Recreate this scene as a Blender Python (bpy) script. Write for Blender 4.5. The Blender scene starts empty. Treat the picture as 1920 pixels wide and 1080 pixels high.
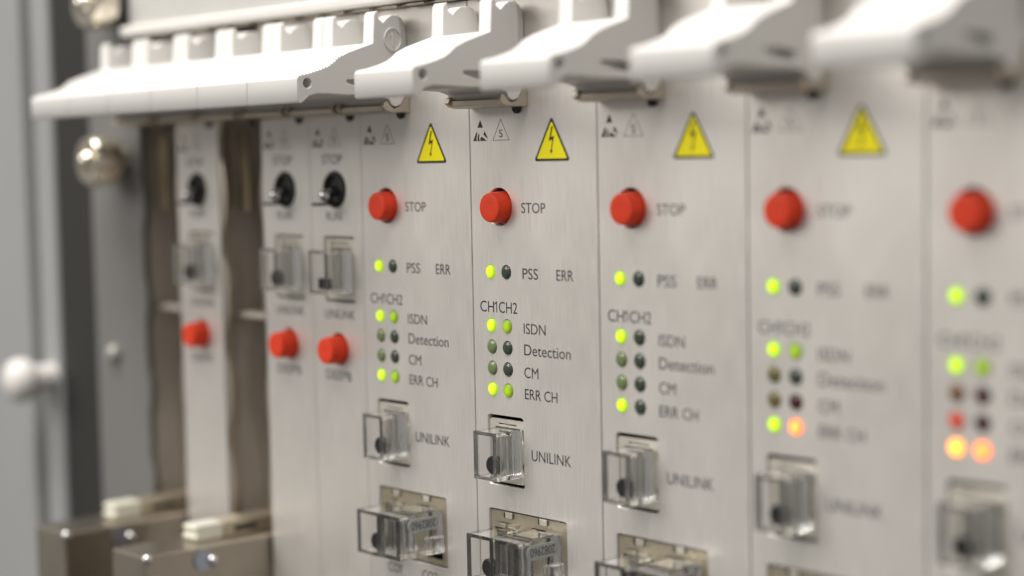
import bpy, bmesh, math, random
from mathutils import Vector, Matrix

random.seed(7)
scene = bpy.context.scene
C = scene.collection
MM = 0.001
PI = math.pi

# ------------------------------------------------------------------ camera, world, lamps, exposure
cam_data = bpy.data.cameras.new("camera")
cam = bpy.data.objects.new("camera", cam_data)
C.objects.link(cam)
scene.camera = cam
R_ = Vector((0.67662447, 0.73607944, -0.01914096))
U_ = Vector((-0.0416177, 0.06418388, 0.99706991))
F_ = Vector((-0.7351512, 0.6738453, -0.07406232))
cm = Matrix(((R_.x, U_.x, -F_.x), (R_.y, U_.y, -F_.y), (R_.z, U_.z, -F_.z))).to_4x4()
cm.translation = Vector((338.539, -260.914, 10.578)) * MM
cam.matrix_world = cm
cam_data.sensor_width = 36
cam_data.lens = 60.893
cam_data.clip_start = 0.01
cam_data.clip_end = 30
cam_data.dof.use_dof = True
cam_data.dof.focus_distance = 0.3905
cam_data.dof.aperture_fstop = 5.3

world = bpy.data.worlds.new("World")
scene.world = world
world.use_nodes = True
wn = world.node_tree
bg = wn.nodes["Background"]
tc = wn.nodes.new("ShaderNodeTexCoord")
sx = wn.nodes.new("ShaderNodeSeparateXYZ")
rp = wn.nodes.new("ShaderNodeValToRGB")
mr = wn.nodes.new("ShaderNodeMapRange")
mr.inputs[1].default_value = -1
mr.inputs[2].default_value = 1
wn.links.new(tc.outputs["Generated"], sx.inputs[0])
wn.links.new(sx.outputs[2], mr.inputs[0])
wn.links.new(mr.outputs[0], rp.inputs[0])
rp.color_ramp.elements[0].color = (0.10, 0.093, 0.083, 1)
rp.color_ramp.elements[1].color = (0.62, 0.60, 0.57, 1)
wn.links.new(rp.outputs[0], bg.inputs[0])
bg.inputs[1].default_value = 0.85


def area(name, loc, target, sx_, sy_, power, col):
    ld = bpy.data.lights.new(name, "AREA")
    ld.shape = "RECTANGLE"
    ld.size, ld.size_y = sx_, sy_
    ld.energy = power
    ld.color = col
    o = bpy.data.objects.new(name, ld)
    C.objects.link(o)
    o.location = loc
    d = Vector(target) - Vector(loc)
    o.rotation_euler = d.to_track_quat("-Z", "Y").to_euler()
    return o


area("ceiling_light", (0.05, -0.55, 1.35), (0.05, -0.05, 0.0), 1.3, 0.5, 31, (1, 0.96, 0.925))
area("room_light", (-0.75, -1.35, 0.75), (0.03, 0, 0), 0.9, 0.9, 12.5, (1, 0.96, 0.90))

scene.view_settings.view_transform = "Standard"
scene.view_settings.look = "None"
scene.view_settings.exposure = 0.0
scene.view_settings.gamma = 1
scene.render.engine = "CYCLES"
scene.cycles.use_denoising = True
scene.cycles.max_bounces = 14
scene.cycles.transmission_bounces = 12
scene.cycles.transparent_max_bounces = 16


# ------------------------------------------------------------------ materials
def mat(name, col, rough=0.5, metal=0.0, **kw):
    m = bpy.data.materials.new(name)
    m.use_nodes = True
    b = m.node_tree.nodes["Principled BSDF"]
    b.inputs["Base Color"].default_value = (*col, 1)
    b.inputs["Roughness"].default_value = rough
    b.inputs["Metallic"].default_value = metal
    for k, v in kw.items():
        b.inputs[k].default_value = v
    return m


def grain(m, scale, detail=4, bump=0.1, dist=0.00005, colvar=0.0, roughvar=0.0, blotch=0.0, blotch_scale=(30, 30, 30)):
    """fine procedural variation: noise (stretched by scale) into bump, colour and roughness"""
    nt = m.node_tree
    b = nt.nodes["Principled BSDF"]
    t = nt.nodes.new("ShaderNodeTexCoord")
    mp = nt.nodes.new("ShaderNodeMapping")
    mp.inputs["Scale"].default_value = scale
    nz = nt.nodes.new("ShaderNodeTexNoise")
    nz.inputs["Scale"].default_value = 1.0
    nz.inputs["Detail"].default_value = detail
    nt.links.new(t.outputs["Object"], mp.inputs[0])
    nt.links.new(mp.outputs[0], nz.inputs["Vector"])
    if bump:
        bp = nt.nodes.new("ShaderNodeBump")
        bp.inputs["Strength"].default_value = bump
        bp.inputs["Distance"].default_value = dist
        nt.links.new(nz.outputs[0], bp.inputs["Height"])
        nt.links.new(bp.outputs[0], b.inputs["Normal"])
    if colvar or blotch:
        base = b.inputs["Base Color"].default_value[:3]
        r = nt.nodes.new("ShaderNodeValToRGB")
        r.color_ramp.elements[0].position = 0.25
        r.color_ramp.elements[1].position = 0.75
        r.color_ramp.elements[0].color = (*[c * (1 - colvar) for c in base], 1)
        r.color_ramp.elements[1].color = (*[min(1, c * (1 + colvar)) for c in base], 1)
        nt.links.new(nz.outputs[0], r.inputs[0])
        out = r.outputs[0]
        if blotch:
            mp2 = nt.nodes.new("ShaderNodeMapping")
            mp2.inputs["Scale"].default_value = blotch_scale
            n2 = nt.nodes.new("ShaderNodeTexNoise")
            n2.inputs["Scale"].default_value = 1.0
            n2.inputs["Detail"].default_value = 3
            nt.links.new(t.outputs["Object"], mp2.inputs[0])
            nt.links.new(mp2.outputs[0], n2.inputs["Vector"])
            r2 = nt.nodes.new("ShaderNodeMapRange")
            r2.inputs[1].default_value = 0.3
            r2.inputs[2].default_value = 0.7
            r2.inputs[3].default_value = 1 - blotch
            r2.inputs[4].default_value = 1 + blotch
            nt.links.new(n2.outputs[0], r2.inputs[0])
            mx = nt.nodes.new("ShaderNodeMix")
            mx.data_type = "RGBA"
            mx.blend_type = "MULTIPLY"
            mx.inputs[0].default_value = 1
            nt.links.new(out, mx.inputs[6])
            nt.links.new(r2.outputs[0], mx.inputs[7])
            out = mx.outputs[2]
        nt.links.new(out, b.inputs["Base Color"])
    if roughvar:
        r0 = b.inputs["Roughness"].default_value
        r3 = nt.nodes.new("ShaderNodeMapRange")
        r3.inputs[1].default_value = 0.25
        r3.inputs[2].default_value = 0.75
        r3.inputs[3].default_value = r0 - roughvar
        r3.inputs[4].default_value = r0 + roughvar
        nt.links.new(nz.outputs[0], r3.inputs[0])
        nt.links.new(r3.outputs[0], b.inputs["Roughness"])
    return m


def emit(name, col, strength, base):
    m = mat(name, base, 0.3)
    b = m.node_tree.nodes["Principled BSDF"]
    b.inputs["Emission Color"].default_value = (*col, 1)
    nt = m.node_tree
    # the chip inside a lens glows brighter than its rim
    t = nt.nodes.new("ShaderNodeTexCoord")
    ln = nt.nodes.new("ShaderNodeVectorMath")
    ln.operation = "LENGTH"
    nt.links.new(t.outputs["Object"], ln.inputs[0])
    r = nt.nodes.new("ShaderNodeMapRange")
    r.inputs[1].default_value = 0.0007
    r.inputs[2].default_value = 0.0016
    r.inputs[3].default_value = strength
    r.inputs[4].default_value = strength * 0.2
    nt.links.new(ln.outputs["Value"], r.inputs[0])
    nt.links.new(r.outputs[0], b.inputs["Emission Strength"])
    return m


def clear_plastic(name, col, rough, metal, **kw):
    """moulded clear plastic: part refracting, part straight-through, a trace of milky haze"""
    m = mat(name, col, rough, metal, **kw)
    nt = m.node_tree
    g = nt.nodes["Principled BSDF"]
    out = nt.nodes["Material Output"]
    tr = nt.nodes.new("ShaderNodeBsdfTransparent")
    tr.inputs[0].default_value = (0.93, 0.93, 0.92, 1)
    df = nt.nodes.new("ShaderNodeBsdfDiffuse")
    df.inputs[0].default_value = (0.75, 0.75, 0.73, 1)
    m1 = nt.nodes.new("ShaderNodeMixShader")
    m2 = nt.nodes.new("ShaderNodeMixShader")
    m1.inputs[0].default_value = 0.05
    m2.inputs[0].default_value = 0.01
    nt.links.new(g.outputs[0], m1.inputs[1])
    nt.links.new(tr.outputs[0], m1.inputs[2])
    nt.links.new(m1.outputs[0], m2.inputs[1])
    nt.links.new(df.outputs[0], m2.inputs[2])
    nt.links.new(m2.outputs[0], out.inputs["Surface"])
    return m


def scuffs(m, amount=0.14):
    """sparse pale rub marks and dull fingerprints on a metal face"""
    nt = m.node_tree
    b = nt.nodes["Principled BSDF"]
    t = nt.nodes.new("ShaderNodeTexCoord")
    mp = nt.nodes.new("ShaderNodeMapping")
    mp.inputs["Rotation"].default_value = (0, 0.6, 0)
    mp.inputs["Scale"].default_value = (90, 90, 300)
    nz = nt.nodes.new("ShaderNodeTexNoise")
    nz.inputs["Scale"].default_value = 1
    nz.inputs["Detail"].default_value = 5
    nt.links.new(t.outputs["Object"], mp.inputs[0])
    nt.links.new(mp.outputs[0], nz.inputs["Vector"])
    r = nt.nodes.new("ShaderNodeMapRange")
    r.inputs[1].default_value = 0.66
    r.inputs[2].default_value = 0.76
    r.inputs[3].default_value = 0
    r.inputs[4].default_value = amount
    nt.links.new(nz.outputs[0], r.inputs[0])
    mx = nt.nodes.new("ShaderNodeMix")
    mx.data_type = "RGBA"
    mx.inputs[7].default_value = (0.86, 0.84, 0.80, 1)
    nt.links.new(r.outputs[0], mx.inputs[0])
    nt.links.new(b.inputs["Base Color"].links[0].from_socket, mx.inputs[6])
    nt.links.new(mx.outputs[2], b.inputs["Base Color"])
    n2 = nt.nodes.new("ShaderNodeTexNoise")
    n2.inputs["Scale"].default_value = 70
    n2.inputs["Detail"].default_value = 3
    nt.links.new(t.outputs["Object"], n2.inputs["Vector"])
    r2 = nt.nodes.new("ShaderNodeMapRange")
    r2.inputs[1].default_value = 0.35
    r2.inputs[2].default_value = 0.65
    r2.inputs[3].default_value = -0.03
    r2.inputs[4].default_value = 0.03
    nt.links.new(n2.outputs[0], r2.inputs[0])
    ad = nt.nodes.new("ShaderNodeMath")
    ad.operation = "ADD"
    nt.links.new(b.inputs["Roughness"].links[0].from_socket, ad.inputs[0])
    nt.links.new(r2.outputs[0], ad.inputs[1])
    nt.links.new(ad.outputs[0], b.inputs["Roughness"])
    return m


M = {}
M["alu"] = grain(mat("brushed_aluminium", (0.775, 0.748, 0.712), 0.42, 0.62), (5200, 900, 110), 5, 0.4, 0.00003, 0.10, 0.05, 0.04, (60, 60, 25))
scuffs(M["alu"])
M["alu_dull"] = grain(mat("dull_aluminium", (0.5, 0.48, 0.45), 0.5, 0.8), (2000, 2000, 200), 3, 0.2, 0.00003, 0.06)
M["bronze"] = grain(mat("brown_shield_metal", (0.54, 0.50, 0.455), 0.36, 0.5), (300, 300, 60), 4, 0.1, 0.00005, 0.15)
M["brass"] = grain(mat("dull_brass", (0.27, 0.22, 0.14), 0.55, 0.5), (800, 800, 800), 3, 0.1, 0.00003, 0.1)
M["screw_brass"] = mat("pale_brass_screw", (0.82, 0.76, 0.64), 0.2, 1.0)
M["nickel"] = grain(mat("nickel_spring_metal", (0.56, 0.50, 0.42), 0.33, 0.95), (600, 600, 600), 3, 0.1, 0.00004, 0.08)
M["port_metal"] = grain(mat("tin_port_shell", (0.56, 0.50, 0.38), 0.38, 0.85), (900, 900, 900), 3, 0.1, 0.00004, 0.1)
M["frame_metal"] = grain(mat("tin_frame", (0.78, 0.74, 0.65), 0.36, 0.6), (900, 900, 900), 3, 0.1, 0.00004, 0.08)
M["steel"] = mat("polished_steel", (0.72, 0.72, 0.72), 0.15, 1.0)
M["blue_zinc"] = mat("blue_zinc", (0.42, 0.47, 0.56), 0.25, 0.9)
M["hood"] = grain(mat("nickel_hood", (0.44, 0.395, 0.33), 0.26, 0.9), (120, 120, 120), 4, 0.08, 0.0001, 0.08)
M["white"] = grain(mat("white_grip_plastic", (0.70, 0.688, 0.665), 0.42), (2500, 2500, 2500), 3, 0.12, 0.00003, 0.015)
M["milky"] = mat("milky_nylon", (0.66, 0.65, 0.55), 0.3, 0.0, **{"Subsurface Weight": 0.3, "Subsurface Radius": (0.002, 0.002, 0.0015)})
M["red"] = grain(mat("red_button_plastic", (0.86, 0.06, 0.018), 0.5, 0.0, **{"Specular IOR Level": 0.3}), (2000, 2000, 2000), 3, 0.15, 0.00004, 0.05)
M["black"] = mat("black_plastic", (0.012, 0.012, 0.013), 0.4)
M["dark"] = mat("dark_interior_shade", (0.02, 0.019, 0.017), 0.8)  # even dark colour; shade of gaps and the interior is put into it
M["ink"] = mat("printed_black_ink", (0.022, 0.021, 0.023), 0.6)
M["yellow"] = mat("yellow_sticker", (0.95, 0.84, 0.0), 0.45)
M["grey_paint"] = grain(mat("grey_painted_steel", (0.18, 0.178, 0.172), 0.55), (40, 40, 10), 4, 0.05, 0.0001, 0.06)
M["fascia"] = grain(mat("pale_grey_paint", (0.52, 0.515, 0.49), 0.5), (60, 60, 60), 4, 0.05, 0.0001, 0.03)
M["frame_paint"] = grain(mat("light_grey_frame_paint", (0.31, 0.318, 0.318), 0.5), (30, 30, 8), 4, 0.05, 0.0001, 0.05)
M["rail"] = mat("white_rail_paint", (0.74, 0.72, 0.69), 0.45)
M["tag_grey"] = mat("grey_embossed_tag", (0.36, 0.375, 0.37), 0.5)
M["clear"] = clear_plastic("clear_acrylic", (0.97, 0.97, 0.965), 0.04, 0.0, **{"Transmission Weight": 1.0, "IOR": 1.47})
M["led_green"] = emit("lit_green_led", (0.62, 1.0, 0.01), 1.35, (0.3, 0.5, 0.02))
M["led_dim"] = emit("weak_green_led", (0.46, 0.66, 0.005), 0.75, (0.12, 0.22, 0.02))
M["led_amber"] = emit("lit_amber_led", (1.0, 0.33, 0.035), 5.0, (0.6, 0.2, 0.02))
M["led_orange"] = emit("lit_orange_led", (1.0, 0.21, 0.04), 4.5, (0.6, 0.12, 0.02))
M["led_redweak"] = emit("weak_red_led", (0.8, 0.09, 0.04), 0.5, (0.4, 0.06, 0.03))
M["led_off_green"] = mat("unlit_pale_green_lens", (0.17, 0.23, 0.09), 0.16, 0.0, **{"Coat Weight": 0.5})
M["led_off_olive"] = mat("unlit_olive_lens", (0.15, 0.13, 0.04), 0.16, 0.0, **{"Coat Weight": 0.5})
M["led_off_brown"] = mat("unlit_brown_lens", (0.22, 0.11, 0.05), 0.16, 0.0, **{"Coat Weight": 0.5})
M["led_off"] = mat("unlit_dark_green_lens", (0.042, 0.06, 0.042), 0.14, 0.0, **{"Coat Weight": 0.5})
M["led_off_red"] = mat("unlit_dark_red_lens", (0.055, 0.012, 0.012), 0.14, 0.0, **{"Coat Weight": 0.5})


# ------------------------------------------------------------------ mesh helpers (all lengths in millimetres)
class MB:
    def __init__(self):
        self.v, self.f = [], []

    def add(self, vs, fs):
        n = len(self.v)
        self.v += [tuple(p) for p in vs]
        self.f += [tuple(i + n for i in f) for f in fs]
        return self

    def box(self, x0, x1, y0, y1, z0, z1):
        x0, x1 = sorted((x0, x1)); y0, y1 = sorted((y0, y1)); z0, z1 = sorted((z0, z1))
        return self.add([(x0, y0, z0), (x1, y0, z0), (x1, y1, z0), (x0, y1, z0), (x0, y0, z1), (x1, y0, z1), (x1, y1, z1), (x0, y1, z1)],
                        [(0, 3, 2, 1), (4, 5, 6, 7), (0, 1, 5, 4), (1, 2, 6, 5), (2, 3, 7, 6), (3, 0, 4, 7)])

    def extrude_x(self, prof, x0, x1):
        """prof: list of (p, z) with p the reach towards the viewer (y = -p)"""
        n = len(prof)
        vs = [(x0, -p, z) for p, z in prof] + [(x1, -p, z) for p, z in prof]
        fs = [tuple(range(n)), tuple(range(2 * n - 1, n - 1, -1))]
        for i in range(n):
            j = (i + 1) % n
            fs.append((i, i + n, j + n, j))
        return self.add(vs, fs)

    def lathe_y(self, cx, cz, prof, n=40, cap0=True, cap1=True):
        """prof: list of (p, r) along the axis pointing at the viewer"""
        vs, fs = [], []
        for p, r in prof:
            for k in range(n):
                a = 2 * PI * k / n
                vs.append((cx + r * math.cos(a), -p, cz + r * math.sin(a)))
        for i in range(len(prof) - 1):
            for k in range(n):
                l = (k + 1) % n
                fs.append((i * n + k, i * n + l, (i + 1) * n + l, (i + 1) * n + k))
        if cap0:
            fs.append(tuple(reversed(range(n))))
        if cap1:
            fs.append(tuple((len(prof) - 1) * n + k for k in range(n)))
        return self.add(vs, fs)

    def tube(self, a, b, r0, r1=None, n=20):
        a, b = Vector(a), Vector(b)
        r1 = r0 if r1 is None else r1
        d = (b - a).normalized()
        s = d.orthogonal().normalized()
        t = d.cross(s)
        vs = []
        for q, r in ((a, r0), (b, r1)):
            for k in range(n):
                an = 2 * PI * k / n
                vs.append(q + s * r * math.cos(an) + t * r * math.sin(an))
        fs = [(k, (k + 1) % n, n + (k + 1) % n, n + k) for k in range(n)]
        fs += [tuple(reversed(range(n))), tuple(range(n, 2 * n))]
        return self.add(vs, fs)

    def ball(self, c, r, n=20, m=12):
        vs, fs = [], []
        for i in range(m + 1):
            th = PI * i / m
            for k in range(n):
                a = 2 * PI * k / n
                vs.append((c[0] + r * math.sin(th) * math.cos(a), c[1] + r * math.sin(th) * math.sin(a), c[2] + r * math.cos(th)))
        for i in range(m):
            for k in range(n):
                l = (k + 1) % n
                fs.append((i * n + k, (i + 1) * n + k, (i + 1) * n + l, i * n + l))
        return self.add(vs, fs)

    def mesh(self, name, smooth=False):
        me = bpy.data.meshes.new(name)
        me.from_pydata([(x * MM, y * MM, z * MM) for x, y, z in self.v], [], self.f)
        bm = bmesh.new()
        bm.from_mesh(me)
        bmesh.ops.remove_doubles(bm, verts=bm.verts, dist=1e-7)
        bmesh.ops.recalc_face_normals(bm, faces=bm.faces)
        if smooth:
            for f in bm.faces:
                f.smooth = True
            for e in bm.edges:
                if len(e.link_faces) == 2 and e.calc_face_angle(0) > math.radians(38):
                    e.smooth = False
        bm.to_mesh(me)
        bm.free()
        return me


def evaluated(me, mods):
    """bake modifiers into a new mesh without operators"""
    o = bpy.data.objects.new("tmp", me)
    C.objects.link(o)
    for typ, props in mods:
        md = o.modifiers.new(typ, typ)
        for k, v in props.items():
            setattr(md, k, v)
    dg = bpy.context.evaluated_depsgraph_get()
    dg.update()
    out = bpy.data.meshes.new_from_object(o.evaluated_get(dg))
    bpy.data.objects.remove(o)
    return out


def bevelled(me, w, seg=3, ang=30):
    for f in me.polygons:
        f.use_smooth = True
    return evaluated(me, [("BEVEL", dict(width=w * MM, segments=seg, limit_method="ANGLE", angle_limit=math.radians(ang), harden_normals=True))])


def shade(me, ang=38):
    bm = bmesh.new()
    bm.from_mesh(me)
    for f in bm.faces:
        f.smooth = True
    for e in bm.edges:
        if len(e.link_faces) == 2:
            e.smooth = e.calc_face_angle(0) < math.radians(ang)
    bm.to_mesh(me)
    bm.free()
    return me


def plate(loops, y_front, thick):
    """flat sheet facing the viewer; loops[0] outline, the others holes, as (x, z) lists"""
    cu = bpy.data.curves.new("plate", "CURVE")
    cu.dimensions = "2D"
    cu.fill_mode = "BOTH"
    cu.extrude = thick / 2
    for lp in loops:
        sp = cu.splines.new("POLY")
        sp.points.add(len(lp) - 1)
        for p, (x, z) in zip(sp.points, lp):
            p.co = (x, z, 0, 1)
        sp.use_cyclic_u = True
    o = bpy.data.objects.new("tmp", cu)
    C.objects.link(o)
    dg = bpy.context.evaluated_depsgraph_get()
    dg.update()
    me = bpy.data.meshes.new_from_object(o.evaluated_get(dg))
    bpy.data.objects.remove(o)
    for v in me.vertices:
        x, y, z = v.co
        v.co = (x * MM, (y_front + thick / 2 - z) * MM, y * MM)
    bm = bmesh.new()
    bm.from_mesh(me)
    bmesh.ops.remove_doubles(bm, verts=bm.verts, dist=1e-7)
    bmesh.ops.recalc_face_normals(bm, faces=bm.faces)
    bm.to_mesh(me)
    bm.free()
    return me


def circ(cx, cz, r, n=48):
    return [(cx + r * math.cos(2 * PI * k / n), cz + r * math.sin(2 * PI * k / n)) for k in range(n)]


def rrect(x0, x1, z0, z1, r=0.0, n=5):
    if r <= 0:
        return [(x0, z0), (x1, z0), (x1, z1), (x0, z1)]
    out = []
    for cx, cz, a0 in ((x1 - r, z0 + r, -PI / 2), (x1 - r, z1 - r, 0), (x0 + r, z1 - r, PI / 2), (x0 + r, z0 + r, PI)):
        for k in range(n + 1):
            a = a0 + PI / 2 * k / n
            out.append((cx + r * math.cos(a), cz + r * math.sin(a)))
    return out


def word_mesh(txt, x0, x1, zb, zt, y=-0.02, thick=0.03, off=0.0):
    """printed word: built-in font fitted between x0..x1, baseline zb, cap line zt"""
    cu = bpy.data.curves.new("word", "FONT")
    cu.body = txt
    cu.size = 1
    cu.resolution_u = 4
    cu.offset = off
    cu.fill_mode = "BOTH"
    cu.extrude = 0.004
    o = bpy.data.objects.new("tmp", cu)
    C.objects.link(o)
    dg = bpy.context.evaluated_depsgraph_get()
    dg.update()
    me = bpy.data.meshes.new_from_object(o.evaluated_get(dg))
    bpy.data.objects.remove(o)
    xs = [v.co.x for v in me.vertices]
    ys = [v.co.y for v in me.vertices]
    lo, hi = min(xs), max(xs)
    b0, b1 = 0.0, max(ys)
    for v in me.vertices:
        u = (v.co.x - lo) / (hi - lo)
        w = (v.co.y - b0) / (b1 - b0)
        d = 0.0 if v.co.z > 0 else 1.0
        v.co = ((x0 + u * (x1 - x0)) * MM, (y + d * thick) * MM, (zb + w * (zt - zb)) * MM)
    return me


def lettering(txt, x0, x1, zb, zt, y=-0.02, thick=0.03):
    """as word_mesh, but a closing digit one gets a flag as on the panels"""
    if not txt.endswith("1"):
        return word_mesh(txt, x0, x1, zb, zt, y, thick)
    w, h = x1 - x0, zt - zb
    me = word_mesh(txt[:-1], x0, x0 + 0.80 * w, zb, zt, y, thick)
    xs = x0 + 0.95 * w
    s = 0.26
    one = [(xs - s / 2, zb), (xs + s / 2, zb), (xs + s / 2, zt), (xs - s / 2 + 0.02, zt), (xs - 0.78, zt - 0.22 * h), (xs - 0.72, zt - 0.32 * h), (xs - s / 2, zt - 0.18 * h)]
    bm = bmesh.new()
    bm.from_mesh(me)
    bm.from_mesh(plate([one], y, thick))
    bm.to_mesh(me)
    bm.free()
    return me


# ------------------------------------------------------------------ object helpers
CACHE = {}


def obj(name, me, m, parent=None, loc=None, label=None):
    if m and not me.materials:
        me.materials.append(m)
    o = bpy.data.objects.new(name, me)
    C.objects.link(o)
    if parent:
        o.parent = parent
    if loc:
        o.location = Vector(loc) * MM
    if label:
        o["label"] = label
    return o


def part(name, key, build, m, parent, loc=None, label=None):
    """part sharing its mesh data with every other part of the same key"""
    k = (key, m.name)
    if k not in CACHE:
        me = build()
        me.name = name
        me.materials.clear()
        me.materials.append(m)
        CACHE[k] = me
    return obj(name, CACHE[k], m, parent, loc, label)


def thing(name, label, cat, loc=(0, 0, 0), group=None):
    o = bpy.data.objects.new(name, None)
    o.empty_display_size = 0.01
    C.objects.link(o)
    o.location = Vector(loc) * MM
    o["label"] = label
    o["category"] = cat
    if group:
        o["group"] = group
    return o


# ------------------------------------------------------------------ pitch of the slots
W8 = 40.64
W4 = 21.38
ZT, ZB = 46.6, -125.0

# ------------------------------------------------------------------ setting: the dark inside of the cabinet behind the cards
b = MB()
b.box(-420, 420, 240, 244, -330, 330)
o = obj("cabinet_back_wall", b.mesh("cabinet_back_wall"), M["dark"])
o["kind"] = "structure"

# ------------------------------------------------------------------ card rack: rail, flange, screws
rack = thing("card_rack", "pale grey card rack rail and side flange holding the row of modules", "equipment rack", (0, 0, 0))
me = bevelled(MB().box(-106, 300, -1.5, 30, 48.2, 110).mesh("top_rail"), 1.2, 4)
obj("top_rail", me, M["fascia"], rack)
me = bevelled(MB().box(-106, 300, -4.6, -1.45, 47.6, 50.6).mesh("rail_edge"), 0.9, 4)
obj("rail_edge", me, M["rail"], rack)
b = MB()
b.box(-106, 300, -0.9, 0.2, 46.9, 47.5)
for k in range(34):
    x = -100 + k * 10.16
    b.box(x, x + 6.2, -2.4, -0.95, 46.75, 47.35)
obj("rail_lip", bevelled(b.mesh("rail_lip"), 0.15, 2), M["nickel"], rack)
# flange with a wavy gasket edge
lp = [(-133, -140), (-105.0, -140)]
z = -140
while z < 48:
    ph = (z + 8) / 27.0 * 2 * PI
    lp.append((-104.6 + 1.2 * max(0, math.sin(ph)), z))
    z += 1.5
lp += [(-105.0, 48), (-108.5, 50), (-108.5, 110), (-133, 110)]
obj("side_flange", plate([lp], 0, 2.2), M["grey_paint"], rack)
obj("recess_shade", MB().box(-157.5, -132.5, 1.5, 4, -140, 110).mesh("recess_shade"), M["dark"], rack)  # dark sheet closing the gap; the gap's shade is put into its colour
obj("side_wall", MB().box(-106.5, -105.2, 2.25, 150, -140, 48).mesh("side_wall"), M["bronze"], rack)


def thumb():
    m = MB()
    m.lathe_y(0, 0, [(0, 4.2), (3.5, 4.2), (3.5, 6.8), (4.2, 7.4), (10.5, 7.4), (11.6, 6.6), (11.6, 3.2), (12.2, 3.0), (13.6, 2.2), (14.2, 0.8)], 36)
    return m.mesh("thumb_screw", True)


for x, z in ((-113, 57.5), (-114, 12.5)):
    part("thumb_screw", "thumb", thumb, M["screw_brass"], rack, (x, 0, z))
part("flange_screw", "fscrew", lambda: MB().lathe_y(0, 0, [(0, 2.6), (1.6, 2.6), (2.4, 1.8), (2.6, 0.5)], 28).mesh("s", True), M["alu_dull"], rack, (-122, 0, -45))
b = MB().box(-108.2, -106.2, -4, 20, 52, 66)
obj("rail_bracket", b.mesh("rail_bracket"), M["black"], rack)

# ------------------------------------------------------------------ cabinet frame on the far left
fr = thing("cabinet_frame", "light grey cabinet upright with a groove at the left edge", "cabinet frame", (-158, 0, 0))
b = MB()
b.box(-12, 0, 0.5, 20, -160, 150).box(-60, -19, 0.5, 20, -160, 150)
obj("upright", bevelled(b.mesh("upright"), 1.2, 3), M["frame_paint"], fr)
obj("groove", MB().box(-19.02, -11.98, 4.5, 20, -160, 150).mesh("groove"), M["grey_paint"], fr)
bolt = MB().lathe_y(0, 0, [(0, 4.4), (7, 4.4), (7.4, 5.6), (8.4, 6.4), (10.8, 7.0), (13.4, 6.5), (15.2, 4.6), (15.9, 1.2)], 36).mesh("frame_bolt", True)
obj("frame_bolt", bolt, M["rail"], fr, (-5.0, 0.5, -55.5))


# ------------------------------------------------------------------ injector handles
def handle_profile():
    top = [(32.75, 24.6), (32.75, 29.5), (32.2, 30.15), (29.2, 30.75), (26.5, 31.5), (23.9, 32.4), (22.4, 33.35), (21.0, 34.45), (18.35, 35.65), (14.5, 36.9), (11.3, 37.9),
           (10.9, 38.1), (10.5, 44.4), (10.0, 45.3), (9.3, 45.5), (9.05, 43.6), (7.8, 42.8), (6.6, 44.0), (5.3, 44.7), (3.0, 44.9), (1.4, 44.2), (0.5, 42.8), (0.15, 41.0), (0.15, 37.4), (0.15, 29.2)]
    bot = [(1.0, 27.4), (2.2, 25.3), (3.1, 23.9), (4.7, 23.35), (5.9, 23.9), (6.6, 25.2), (9.0, 25.9), (13, 26.1), (17, 26.05), (20.7, 26.15), (24, 26.3), (27.3, 26.3), (29.3, 25.8), (30.8, 24.6), (31.6, 24.05), (32.3, 24.05)]
    return top + bot


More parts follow.
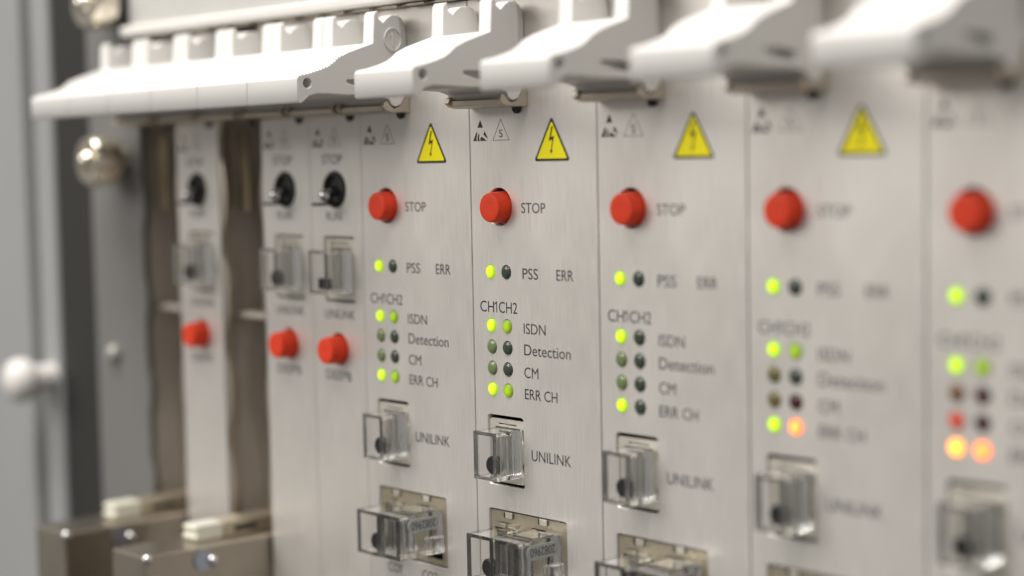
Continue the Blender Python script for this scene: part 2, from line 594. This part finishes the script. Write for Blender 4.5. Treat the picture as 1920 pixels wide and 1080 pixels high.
def handle_mesh(w, ribs, mark):
    # two cheeks and a lower web between them, sharing their edges
    prof = handle_profile()
    i0, i1 = prof.index((10.9, 38.1)), prof.index((0.15, 37.4))
    n = len(prof)
    xs = [0.12, 4.0, w - 4.0, w - 0.12]
    hb = MB()
    vs = [(x, -p, z) for x in xs for p, z in prof]
    fs = [tuple(range(n)), tuple(range(4 * n - 1, 3 * n - 1, -1))]
    for s_ in range(3):
        for i in range(n):
            j = (i + 1) % n
            if s_ == 1 and i0 <= i < i1:
                continue
            fs.append((s_ * n + i, (s_ + 1) * n + i, (s_ + 1) * n + j, s_ * n + j))
    fs.append((n + i0, 2 * n + i0, 2 * n + i1, n + i1))
    fs.append(tuple(n + i for i in range(i0, i1 + 1)))
    fs.append(tuple(2 * n + i for i in range(i1, i0 - 1, -1)))
    body = hb.add(vs, fs).mesh("h")
    cut = MB()
    # blind round hole and slit in each cheek, relief behind
    for s in (0, 1):
        x0, x1 = (w - 3.2, w + 1) if s else (-1, 3.2)
        cut.tube((x0, -29.9, 28.5), (x1, -29.9, 28.5), 1.15, n=24)
        cut.extrude_x([(18.9, 29.2), (18.6, 28.7), (14.0, 27.6), (10.0, 27.4), (10.0, 29.3), (14, 29.6), (18.5, 29.5)], x0, x1)
        xa, xb = (w - 1.2, w + 1) if s else (-1, 1.2)
        cut.extrude_x([(4.2, 50), (2.6, 41.5), (2.9, 31), (-2, 30), (-2, 50)], xa, xb)
    cm_ = cut.mesh("c")
    co = bpy.data.objects.new("cutter", cm_)
    C.objects.link(co)
    me = evaluated(body, [("BOOLEAN", dict(operation="DIFFERENCE", object=co, solver="EXACT")),
                          ("BEVEL", dict(width=(0.4 if ribs[2] == 0 else 0.75) * MM, segments=3, limit_method="ANGLE", angle_limit=math.radians(40), use_clamp_overlap=True))])
    bpy.data.objects.remove(co)
    bm = bmesh.new()
    bm.from_mesh(me)
    for f in bm.faces:
        f.smooth = True
    side = {f.index for f in bm.faces if abs(f.normal.x) > 0.999 and f.calc_area() > 1.0e-6}
    for e in bm.edges:
        if len(e.link_faces) == 2:
            a, b_ = e.link_faces
            e.smooth = not (((a.index in side) != (b_.index in side)) or e.calc_face_angle(0) > math.radians(40))
    bm.to_mesh(me)
    bm.free()
    # finger ribs on top and underneath
    r = MB()
    top = [(31.2, 30.35), (29.2, 30.75), (26.5, 31.5), (23.9, 32.4), (22.4, 33.35), (21.0, 34.45), (19.4, 35.2)]
    bot = [(29.6, 25.7), (27.3, 26.3), (24, 26.3), (20.7, 26.15), (17.5, 26.05)]

    def along(pts, step):
        out = []
        for (a0, b0), (a1, b1) in zip(pts, pts[1:]):
            L = math.hypot(a1 - a0, b1 - b0)
            n = max(1, round(L / step))
            for k in range(n):
                out.append((a0 + (a1 - a0) * k / n, b0 + (b1 - b0) * k / n, math.atan2(b1 - b0, a1 - a0)))
        return out
    if ribs:
        h, wd, ins = ribs
        for p, z, a in along(top, 0.86):
            nx, nz = math.sin(a), -math.cos(a)
            if nz < 0:
                nx, nz = -nx, -nz
            tx, tz = math.cos(a), math.sin(a)
            q = [(p + tx * wd - nx * .25, z + tz * wd - nz * .25), (p + nx * h, z + nz * h), (p - tx * wd - nx * .25, z - tz * wd - nz * .25)]
            r.extrude_x(q, 0.14 + ins, w - 0.14 - ins)
        for p, z, a in along(bot, 0.86):
            q = [(p + wd, z + .25), (p, z - h), (p - wd, z + .25)]
            r.extrude_x(q, 0.14 + ins, w - 0.14 - ins)
    bm = bmesh.new()
    bm.from_mesh(me)
    if r.v:
        rm = r.mesh("r")
        bm.from_mesh(rm)
    bm.to_mesh(me)
    bm.free()
    return me


def bracket_mesh(w):
    m = MB()
    cheek = [(0.02, 22.1), (5.6, 22.1), (7.2, 22.5), (8.2, 23.3), (7.7, 24.4), (7.0, 24.75), (6.4, 24.1), (5.6, 23.3), (4.6, 23.0), (3.2, 23.5), (2.2, 24.8), (1.2, 26.8), (0.02, 28.5)]
    for x in (0.9, w - 1.75):
        m.extrude_x(cheek, x, x + 1.35)
    m.extrude_x([(0.02, 22.1), (6.2, 22.1), (7.3, 22.6), (7.4, 23.7), (6.9, 23.75), (6.6, 22.95), (0.02, 22.75)], 2.2, w - 1.7)
    me = m.mesh("latch_bracket")
    return bevelled(me, 0.14, 2)


def one_mark():
    m = MB()
    n = 40
    for r0, r1 in ((2.75, 2.4),):
        vs, fs = [], []
        for k in range(n):
            a = 2 * PI * k / n
            for r, x in ((r0, 0), (r0 - .1, .32), (r1 + .1, .32), (r1, 0)):
                vs.append((x, -(5.25 + r * math.cos(a) * 0.95), 39.0 + r * math.sin(a)))
        for k in range(n):
            l = (k + 1) % n
            for i in range(3):
                fs.append((k * 4 + i, l * 4 + i, l * 4 + i + 1, k * 4 + i + 1))
        m.add(vs, fs)
    m.box(0, .32, -5.45, -5.0, 37.3, 40.7)
    m.add([(0, -5.45, 40.7), (.18, -5.45, 40.7), (.18, -5.45, 40.1), (0, -5.45, 40.1), (0, -6.3, 39.9), (.18, -6.3, 39.9), (.18, -6.2, 39.4), (0, -6.2, 39.4)],
          [(0, 1, 5, 4), (1, 2, 6, 5), (2, 3, 7, 6), (3, 0, 4, 7), (4, 5, 6, 7)])
    return m.mesh("embossed_mark")


def add_handle(parent, w, ribbed, marked=False, dark_disc=True):
    key = ("handle", w, ribbed)
    h = part("injector_handle", key, lambda: handle_mesh(w, (0.22, 0.4, 0.0) if ribbed else (0.10, 0.36, 1.6), marked), M["white"], parent)
    if marked:
        part("embossed_mark", "mark", one_mark, M["white"], h, (w - 0.13, 0, 0))
    br = part("latch_bracket", ("bracket", w), lambda: bracket_mesh(w), M["nickel"], parent)
    part("black_disc", "disc", lambda: MB().lathe_y(0, 0, [(0.0, 1.3), (0.5, 1.3), (0.7, 1.1)], 24).mesh("s", True), M["black"], br, (w - 3.9, 0, 21.95))  # small black disc on the panel below the bracket
    return h


# ------------------------------------------------------------------ small panel parts
def led_mesh():
    return MB().lathe_y(0, 0, [(-2.0, 1.5), (0.05, 1.5), (0.22, 1.42), (0.38, 1.2), (0.48, 0.8), (0.52, 0.3)], 32).mesh("led", True)


def button_mesh(p):
    return MB().lathe_y(0, 0, [(-2.0, 3.6), (0.0, 3.55), (p * 0.55, 3.42), (p - 0.45, 3.3), (p - 0.12, 3.14), (p, 2.8), (p - 0.04, 1.5), (p - 0.06, 0.4)], 48).mesh("button", True)


def well_mesh():
    return MB().lathe_y(0, 0, [(-2.3, 5.2), (-2.0, 5.2)], 40).mesh("well", True)


def triangle_pts(cx, z0, w, h, r=0.0):
    pts = [(cx - w / 2, z0), (cx + w / 2, z0), (cx, z0 + h)]
    if not r:
        return pts
    out = []
    n = len(pts)
    for i in range(n):
        p = Vector(pts[i]); a = Vector(pts[i - 1]); c = Vector(pts[(i + 1) % n])
        d1 = (a - p).normalized(); d2 = (c - p).normalized()
        t = r / math.tan(d1.angle(d2) / 2)
        q1, q2 = p + d1 * t, p + d2 * t
        ctr = p + (d1 + d2).normalized() * (r / math.sin(d1.angle(d2) / 2))
        a1 = math.atan2(q1.y - ctr.y, q1.x - ctr.x); a2 = math.atan2(q2.y - ctr.y, q2.x - ctr.x)
        da = (a2 - a1 + PI) % (2 * PI) - PI
        for k in range(6):
            an = a1 + da * k / 5
            out.append((ctr.x + r * math.cos(an), ctr.y + r * math.sin(an)))
    return out


def bolt_loops(cx, z0):
    # hazard lightning arrow
    s = [(0.15, 7.2), (-0.7, 4.05), (0.42, 4.45), (-0.12, 2.0), (-0.42, 2.15), (-0.03, 1.15), (0.42, 2.2), (0.14, 2.05), (0.95, 5.2), (-0.05, 4.85), (0.62, 7.2)]
    return [[(cx + x - 0.15, z0 + z) for x, z in s]]


def esd_plates(x0, z0):
    """static-sensitive mark: triangle with a reaching hand, as separate inked shapes"""
    m = []
    w, h = 4.95, 4.75
    m.append([(x0 + w * .5, z0 + h), (x0 + w * .68, z0 + h * .63), (x0 + w * .30, z0 + h * .63)])
    m.append([(x0, z0), (x0 + w * .22, z0 + h * .42), (x0 + w * .30, z0 + h * .40), (x0 + w * .22, z0 + h * .1), (x0 + w * .26, z0)])
    m.append([(x0 + w * .30, z0), (x0 + w * .30, z0 + h * .18), (x0 + w * .38, z0 + h * .34), (x0 + w * .44, z0 + h * .32), (x0 + w * .40, z0 + h * .1), (x0 + w * .46, z0)])
    m.append([(x0 + w * .50, z0), (x0 + w * .48, z0 + h * .12), (x0 + w * .60, z0 + h * .20), (x0 + w * .92, z0)])
    m.append([(x0 + w * .70, z0 + h * .30), (x0 + w * .80, z0 + h * .46), (x0 + w * 1.0, z0 + h * .10), (x0 + w * .98, z0 + h * .10)])
    return m


def multi_plate(groups, y, t):
    bm = bmesh.new()
    for loops in groups:
        bm.from_mesh(plate(loops, y, t))
    me = bpy.data.meshes.new("inked")
    bm.to_mesh(me)
    bm.free()
    return me


def ink_symbols(x0, z0):
    groups = [[l] for l in esd_plates(x0, z0)]
    return multi_plate(groups, -0.02, 0.03)


def s_triangle(x0, z0):
    c = x0 + 2.8
    return multi_plate([[triangle_pts(c, z0, 5.6, 4.85), triangle_pts(c, z0 + .13, 5.15, 4.48)]], -0.02, 0.03)


def add_symbols(par, x0, z0=14.85):
    part("static_warning_print", ("esd", x0, z0), lambda: ink_symbols(x0, z0), M["ink"], par)
    o = part("triangle_print", ("stri", x0, z0), lambda: s_triangle(x0 + 6.55, z0), M["ink"], par)
    part("letter_print", ("S", x0, z0), lambda: lettering("S", x0 + 8.75, x0 + 9.95, z0 + .7, z0 + 2.4), M["ink"], o)


def word(par, txt, x0, x1, zb, zt):
    part("printed_word", ("word", txt, x0, x1, zb), lambda: lettering(txt, x0, x1, zb, zt), M["ink"], par)


# ------------------------------------------------------------------ clear plugs
def plug_shell(w, h, p, t=0.85, back=1.2, ribs=True):
    """open-fronted clear cap: outer box with a rounded pocket, origin at the centre of its foot"""
    m = MB()
    x0, x1, z0, z1 = -w / 2, w / 2, -h / 2, h / 2
    a, c_, d, e = x0 + t * 1.9, x1 - t * 1.5, z0 + t, z1 - t
    yb, yf, yp = 1.2, -p, -back
    vs = [(x0, yf, z0), (x1, yf, z0), (x1, yf, z1), (x0, yf, z1), (a, yf, d), (c_, yf, d), (c_, yf, e), (a, yf, e),
          (a, yp, d), (c_, yp, d), (c_, yp, e), (a, yp, e), (x0, yb, z0), (x1, yb, z0), (x1, yb, z1), (x0, yb, z1)]
    fs = []
    for i in range(4):
        j = (i + 1) % 4
        fs += [(i, j, j + 4, i + 4), (i + 4, j + 4, j + 8, i + 8), (i, i + 12, j + 12, j)]
    fs += [(8, 9, 10, 11), (12, 15, 14, 13)]
    m.add(vs, fs)
    me = bevelled(m.mesh("plug_body"), 0.22, 2)
    return me


def plug_ribs(w, h, p):
    m = MB()
    x1 = w / 2
    for q, wd, dx in ((p - 1.6, .45, .28), (p - 3.4, .35, .22), (0.9, .5, .3)):
        m.box(x1 + 0.01, x1 + dx, -q - wd, -q, -h / 2 + .5, h / 2 - .5)
    m.lathe_y(0, 0, [(0, .1), (0.1, .1)], 4)
    m2 = MB()
    m2.v, m2.f = m.v[:-8], [f for f in m.f if max(f) < len(m.v) - 8]
    m2.tube((x1 + .01, -p + 2.7, -h / 2 + 1.7), (x1 + .3, -p + 2.7, -h / 2 + 1.7), 0.5, n=16)
    return bevelled(m2.mesh("side_ribs"), 0.08, 2)


def add_optical_plug(x, z, label, group, square=False):
    t = thing("clear_plug", label, "plug", (x, 0, z), group)
    w, h, p = 7.8, 10.9, 6.7
    bdy = part("plug_body", ("pb", w, h, p), lambda: plug_shell(w, h, p), M["clear"], t)
    part("side_rib", ("pr", w, h, p), lambda: plug_ribs(w, h, p), M["clear"], bdy)
    if square:
        part("black_insert", "pisq", lambda: bevelled(MB().box(-2.1, 2.3, -5.2, -4.0, -4.3, -1.6).mesh("i"), .2, 2), M["black"], t)
    else:
        part("black_insert", "pi", lambda: MB().lathe_y(0, 0, [(3.6, 2.1), (4.6, 2.1), (4.9, 1.8)], 28).mesh("i", True), M["black"], t, (0.2, 0, -2.3))
    return t


def add_port_plug(x, z, label, group, tagged):
    if not tagged:
        t = thing("clear_plug", label, "plug", (x, 0, z), group)
        w, h, p = 9.0, 10.7, 8.0
        bdy = part("plug_body", ("pb", w, h, p), lambda: plug_shell(w, h, p), M["clear"], t)
        part("side_rib", ("pr", w, h, p), lambda: plug_ribs(w, h, p), M["clear"], bdy)
        part("black_insert", "pi2", lambda: MB().lathe_y(0, 0, [(5.0, 2.1), (6.0, 2.1), (6.3, 1.8)], 28).mesh("i", True), M["black"], t, (0.6, 0, -2.3))
        part("latch_tab", "ltab", lambda: bevelled(MB().box(0.6, 4.0, -3.2, 0.6, 5.36, 6.1).box(0.6, 4.0, -0.6, 0.6, 6.1, 6.9).mesh("l"), .12, 2), M["clear"], t)
        return t
    t = thing("tagged_plug", label, "plug", (x, 0, z), group)
    w, h, p = 7.6, 10.4, 12.2
    bdy = part("plug_body", ("pb", w, h, p), lambda: plug_shell(w, h, p, 1.0, 7.0), M["clear"], t)
    part("side_rib", "p2r", lambda: bevelled(MB().box(3.81, 4.1, -11.2, -10.6, -4.6, 4.6).box(3.81, 4.1, -9.6, -9.3, -4.6, 1.2).box(-3.4, 3.4, -9, -1, 5.21, 5.5).mesh("r"), .08, 2), M["clear"], bdy)
    part("inner_core", "p2c", lambda: bevelled(MB().box(-2.2, 2.0, -8.6, -7.05, -3.6, 3.4).box(-1.4, -0.9, -10.4, -8.6, -3.4, 3.2).box(0.5, 1.0, -10.4, -8.6, -3.4, 3.2).mesh("r"), .1, 2), M["clear"], t)
    part("latch_lever", "p2l", lambda: bevelled(MB().box(3.83, 6.0, -5.2, -0.4, -4.6, -0.6).mesh("l"), .3, 3), M["clear"], t)

    def tag():
        pts = rrect(-4.7, 4.7, -1.6, 1.6, 1.55, 7)
        pl = plate([pts], 0, 0.3)
        return pl
    tg = part("number_tag", "tag", tag, M["tag_grey"], t)
    tg.rotation_euler = (0, 0, PI / 2)
    tg.location = Vector((4.13, -5.2, 2.6)) * MM
    nm = part("tag_number", "tagno", lambda: lettering("2082960", -3.7, 3.7, -0.95, 0.95), M["ink"], tg)
    nm.rotation_euler = (0, PI, 0)
    return t


# ------------------------------------------------------------------ wide modules
Z_ROWS = [-14.65, -26.85, -31.75, -36.6, -41.4]
U_COLS = [6.2, 11.4]
PW = 40.2


def wide_panel():
    loops = [rrect(0.16, 0.16 + PW, ZB, ZT, 0.3, 3), circ(9.4, 0, 4.35)]
    for z in Z_ROWS:
        for u in U_COLS:
            loops.append(circ(u, z, 1.68, 32))
    loops.append(rrect(4.15, 16.25, -63.4, -47.2, 0.9))
    loops.append(rrect(3.9, 29.6, -86.0, -68.9, 0.7))
    return plate(loops, 0, 2.5)


def optical_frame():
    loops = [rrect(4.6, 15.8, -62.6, -48.1, 0.7), rrect(6.3, 14.7, -61.2, -49.9, 0.3), rrect(15.2, 15.7, -53.1, -50.1), rrect(15.2, 15.7, -60.8, -57.8), rrect(7.4, 13.4, -49.45, -49.05)]
    return plate(loops, 0.4, 0.6)


def port_frame():
    loops = [rrect(4.35, 29.15, -85.5, -69.35, 0.5), rrect(5.2, 14.3, -84.3, -73.2, 0.3), rrect(18.9, 27.3, -84.3, -72.6, 0.3)]
    for u in (8.4, 19.7):
        loops.append(rrect(u, u + 1.0, -71.0, -69.5, 0.2, 2))
    for u in (6.8, 17.6):
        loops.append(rrect(u, u + 4.6, -72.2, -71.85))
    return plate(loops, 0.45, 0.6)


def port_tabs():
    m = MB()
    for u in (9.55, 20.85):
        m.box(u, u + 2.3, -0.12, 0.24, -70.7, -69.3)
    return bevelled(m.mesh("spring_tab"), 0.1, 2)


def add_wide(k, leds, label, marked, ribbed):
    x = k * W8
    t = thing("wide_module", label, "circuit module", (x, 0, 0), "wide plug-in modules in the rack")
    part("front_panel", "wpanel", wide_panel, M["alu"], t)
    part("shield_backing", "wbacking", lambda: MB().box(0.6, 40.0, 6, 7, ZB, ZT).box(1.0, 39.6, 2.6, 6, ZB, ZB + 2).mesh("s"), M["dark"], t)  # dark plate behind the panel holes; inner shade put into its colour
    part("seam_shade", "wseam", lambda: MB().box(PW + 0.17, PW + 0.3, 0.25, 3.5, ZB, ZT - 1).mesh("s"), M["black"], t)  # added black strip; its colour stands in for shade in the seam
    add_handle(t, 20.0, ribbed, marked)
    bt = part("stop_button", "sbtn", lambda: button_mesh(3.4), M["red"], t, (9.75, 0, -0.05))
    part("button_well", "swell", well_mesh, M["black"], bt)
    for r, row in enumerate(leds):
        for c, kind in enumerate(row):
            part("indicator_led", "led", led_mesh, M[kind], t, (U_COLS[c], 0, Z_ROWS[r]))
    st = part("warning_sticker", "wst", lambda: plate([triangle_pts(26.9, 10.05, 11.3, 9.75, 0.45)], -0.04, 0.05), M["ink"], t)
    part("yellow_field", "wst2", lambda: plate([triangle_pts(26.9, 10.6, 9.45, 8.1, 0.2)], -0.07, 0.03), M["yellow"], st)
    part("lightning_symbol", "wst3", lambda: plate(bolt_loops(26.9, 10.35), -0.1, 0.03), M["ink"], st)
    add_symbols(t, 1.2)
    word(t, "STOP", 16.8, 24.45, -1.3, 0.95)
    word(t, "PSS", 16.8, 21.8, -15.95, -13.55)
    word(t, "ERR", 27.6, 32.85, -15.9, -13.55)
    word(t, "CH1", 2.45, 8.3, -23.85, -21.35)
    word(t, "CH2", 8.75, 14.85, -23.85, -21.35)
    word(t, "ISDN", 16.85, 23.9, -28.15, -25.8)
    word(t, "Detection", 16.9, 31.6, -32.95, -30.5)
    word(t, "CM", 16.8, 21.35, -38.0, -35.6)
    word(t, "ERR CH", 16.85, 27.3, -42.8, -40.45)
    word(t, "UNILINK", 18.7, 31.2, -56.5, -54.1)
    word(t, "CO1", 6.9, 12.1, -89.9, -87.5)
    word(t, "CO2", 20.0, 25.7, -89.9, -87.5)
    part("optical_port", "oport", optical_frame, M["frame_metal"], t)
    part("port_back", "opb", lambda: MB().box(5.2, 15.2, 1.25, 1.7, -62.0, -48.8).mesh("b"), M["alu_dull"], t)
    pf = part("network_port", "nport", port_frame, M["port_metal"], t)
    part("spring_tab", "ntab", port_tabs, M["frame_metal"], pf)
    return t


G, D, OG, OF = "led_green", "led_dim", "led_off_green", "led_off"
OO, OR, OB = "led_off_olive", "led_off_red", "led_off_brown"
wide = [
    ([(G, OF), (G, D), (OG, OF), (OG, OF), (G, D)], "silver wide module just right of the narrow modules, ribbed handle with embossed circle", True, True),
    ([(G, OF), (G, D), (OG, OF), (OG, OF), (G, D)], "silver wide module in sharpest focus, second of the five wide ones", False, False),
    ([(G, OF), (G, OF), (OG, OF), (OG, OF), (G, OF)], "silver wide module whose right lamp column is all dark, middle of the five", False, False),
    ([(G, OF), (G, D), (OO, OF), (OO, OR), (G, "led_orange")], "blurred wide module with a single orange lamp beside a green one", False, False),
    ([(G, OF), (G, D), (OB, OR), ("led_redweak", OR), ("led_amber", "led_orange")], "very blurred wide module at the right edge with two orange lamps lit", False, False),
]
for k, a in enumerate(wide):
    add_wide(k, *a)

# ------------------------------------------------------------------ narrow modules
NPW = 21.0


def gasket(side):
    """row of spring fingers along one edge of a panel"""
    m = MB()
    x = NPW + 0.2 if side > 0 else 0.0
    z = 44.0 if side > 0 else 30
    pts = []
    zz = -124.0
    while zz < 40:
        ph = ((zz + 8) % 27.0) / 27.0
        bump = 0.3 + (2.0 * math.sin(ph / 0.8 * PI) if ph < 0.8 else 0)
        pts.append((bump, zz))
        zz += 1.0
    vs, fs = [], []
    for bmp, zz in pts:
        vs += [(x, 0.35, zz), (x + side * bmp, 0.8, zz), (x + side * bmp * .7, 3.2, zz), (x, 4.0, zz)]
    for i in range(len(pts) - 1):
        for j in range(3):
            fs.append((i * 4 + j, i * 4 + j + 1, i * 4 + 5 + j, i * 4 + 4 + j))
        fs.append((i * 4 + 3, i * 4, i * 4 + 4, i * 4 + 7))
    n = len(pts) - 1
    fs += [(0, 1, 2, 3), (n * 4 + 3, n * 4 + 2, n * 4 + 1, n * 4)]
    m.add(vs, fs)
    return m.mesh("spring_gasket", True)


def narrow_panel():
    loops = [rrect(0.18, 0.18 + NPW, ZB, ZT, 0.3, 3), circ(10.3, 3.9, 4.7), circ(10.3, -36.2, 4.1), rrect(5.1, 17.7, -24.4, -7.8, 0.6)]
    return plate(loops, 0, 2.5)


def narrow_frame():
    z0, z1 = -23.8, -8.4
    edge = [(5.4, z0), (17.4, z0)]
    zz = z0
    while zz <= z1 - .3:
        edge.append((17.1 + 0.3 * math.sin((zz - z0) * 1.55), zz + .15))
        zz += 0.4
    edge += [(17.4, z1), (5.4, z1)]
    return plate([edge, rrect(7.0, 15.8, -22.3, -10.6, 0.3), rrect(7.0, 14.6, -10.0, -9.3, .1, 2)], 0.6, 0.6)


def toggle_mesh():
    m = MB()
    m.tube((0, 1.5, 0.2), (0, -2.4, -1.2), 1.15, 1.35)
    m.ball((0, -3.0, -1.4), 1.55)
    return m.mesh("toggle_lever", True)


def add_narrow(x, label, gl, gr, square):
    t = thing("narrow_module", label, "circuit module", (x, 0, 0), "narrow plug-in modules in the rack")
    part("front_panel", "npanel", narrow_panel, M["alu"], t)
    part("shield_backing", "nshield", lambda: MB().box(0.6, 20.9, 4.2, 120, ZB, ZT).box(1.0, 20.4, 2.6, 4.2, ZB, ZB + 2).mesh("s"), M["bronze"], t)
    part("seam_shade", "nseam", lambda: MB().box(NPW + 0.19, NPW + 0.3, 0.25, 3.5, ZB, ZT - 1).mesh("s"), M["black"], t)  # strip added to darken the seam, shade by colour
    add_handle(t, W4, True)
    sw = part("toggle_switch", "tsw", lambda: MB().lathe_y(0, 0, [(-2.4, 5.4), (-1.2, 5.4), (-1.2, 4.55), (0.25, 4.55), (0.5, 4.3), (0.5, 3.6), (-0.6, 3.2)], 40).mesh("t", True), M["black"], t, (10.3, 0, 3.9))
    part("toggle_lever", "tlv", toggle_mesh, M["steel"], sw)
    part("black_ledge", "tgd", lambda: bevelled(MB().box(-1.5, 1.5, -6.2, 0.3, -3.9, -3.2).mesh("g"), .2, 2), M["black"], sw)  # flat black ledge under the lever
    word(t, "STOP", 5.3, 13.65, 10.3, 12.65)
    word(t, "RUN", 6.6, 12.8, -3.9, -1.7)
    word(t, "UNILINK", 4.9, 17.4, -28.5, -26.3)
    word(t, "DEEPB", 4.9, 15.3, -44.1, -41.7)
    add_symbols(t, 1.3, 14.6)
    part("optical_port", "nop", narrow_frame, M["frame_metal"], t)
    part("port_back", "npb", lambda: MB().box(6.2, 16.6, 1.25, 1.7, -23.2, -9.0).mesh("b"), M["bronze"], t)
    bt = part("red_button", "rbtn", lambda: button_mesh(4.5), M["red"], t, (10.3, 0, -36.3))
    part("button_well", "swell", well_mesh, M["black"], bt)
    if gl:
        part("spring_gasket", "gasl", lambda: gasket(-1), M["nickel"], t)
    if gr:
        part("spring_gasket", "gasr", lambda: gasket(1), M["nickel"], t)
    return t


NX = [-W4, -2 * W4, -4 * W4 + 0.9]
add_narrow(NX[0], "narrow silver module touching the first wide module, clear plug with a black square", False, False, True)
add_narrow(NX[1], "narrow silver module between the right recessed slot and its narrow neighbour", True, False, False)
add_narrow(NX[2], "most blurred narrow silver module, standing alone between two dark recessed slots", True, True, False)


# ------------------------------------------------------------------ recessed connector modules in the two dark slots
def add_recessed(x, hx, hw, label):
    t = thing("recessed_module", label, "circuit module", (x, 0, 0), "recessed modules between the narrow ones")
    part("recessed_panel", "rpan", lambda: MB().box(0.4, 20.6, 14, 15.5, ZB, ZT).mesh("p"), M["bronze"], t)
    part("cross_bar", "rbar", lambda: bevelled(MB().box(1.2, 20.6, 4.0, 9.0, -31.2, -29.4).mesh("b"), .3, 2), M["frame_metal"], t)
    part("yellow_strip", "rys", lambda: MB().box(2.6, 8.0, 5.0, 5.6, -2, 20).mesh("y"), M["brass"], t)
    add_handle(t, hw, True)
    return t


add_recessed(-3 * W4, 0, W4, "dark recessed slot under the handles, left of the paired narrow modules")
add_recessed(-5 * W4 + 0.9, 0, W4, "dark recessed slot beside the grey side flange, leftmost of the row")


# ------------------------------------------------------------------ metal cable hoods plugged in below
def add_hood(x0, label):
    t = thing("connector_hood", label, "cable connector", (x0, 0, -88.2), "metal connector hoods in the recessed slots")
    w = 16.4
    part("hood_shell", "hsh", lambda: bevelled(MB().box(0, w, -38.4, 14, -60, 0).mesh("h"), 0.7, 3), M["hood"], t)
    part("hood_lug", "hlug", lambda: bevelled(MB().box(4.2, 11.5, -11.0, 10, 0.02, 4.2).mesh("l"), 0.5, 3), M["port_metal"], t)
    part("lug_slot", "hslot", lambda: MB().box(11.45, 11.6, -8.0, -1.0, 1.2, 2.8).mesh("l"), M["dark"], t)
    part("nylon_catch", "hcat", lambda: bevelled(MB().extrude_x([(11.02, .02), (19.6, .02), (20.2, 1.2), (19.0, 2.2), (20.0, 3.4), (19.3, 4.3), (11.02, 4.3)], 4.6, 11.0).mesh("c"), 0.5, 3), M["milky"], t)
    for (y, z, r) in ((-37.4, -0.7, 1.25),):
        part("corner_rivet", "hriv", lambda: MB().ball((0, 0, 0), 1.35).mesh("r", True), M["steel"], t, (w - .4, y, z))
    part("side_screw", "hscr", lambda: MB().tube((0, 0, 0), (0.6, 0, 0), 2.7, n=28).mesh("s", True), M["blue_zinc"], t, (w, -21.2, -3.6))
    part("side_rivet", "hsr", lambda: MB().ball((0, 0, 0), 1.5).mesh("s", True), M["steel"], t, (w + .5, -18.6, -4.0))
    return t


add_hood(-60.3, "brown metal connector hood at the bottom, the nearer of two, beside the paired narrow modules")
add_hood(-102.2, "brown metal connector hood at the bottom left, below the leftmost recessed slot")

# ------------------------------------------------------------------ clear plugs in the ports
OPT = "clear plugs in the single ports"
wl = ["clear plug in the single port of the wide module next to the narrow ones",
      "sharpest clear plug in the single port, left of the crispest UNILINK",
      "clear plug in the single port of the middle wide module",
      "blurred clear plug in the single port below the single orange lamp",
      "very blurred dark clear plug under the two orange lamps"]
for k, l in enumerate(wl):
    add_optical_plug(k * W8 + 10.45, -55.55, l, OPT)
nl = ["clear plug with black square in the narrow module beside the wide modules",
      "clear plug in the narrow module bordering the right recessed slot",
      "most blurred clear plug, in the narrow module standing alone"]
for x, l, s in zip(NX, nl, (True, False, False)):
    add_optical_plug(x + 11.4, -16.45, l, OPT, s)
P1 = ["left clear plug of the pair in the first wide module's lower port", "left clear plug of the pair in the sharp wide module's lower port", "left clear plug of the pair at the bottom of the middle wide module"]
P2 = ["clear plug with grey number tag in the first wide module, fully in frame", "clear plug with grey number tag in the sharp wide module, cut by the frame", "clear plug with number tag at the bottom of the middle wide module"]
for k in range(3):
    add_port_plug(k * W8 + 9.5, -78.8, P1[k], "left clear plugs in the twin ports", False)
    add_port_plug(k * W8 + 23.1, -77.3, P2[k], "tagged clear plugs in the twin ports", True)
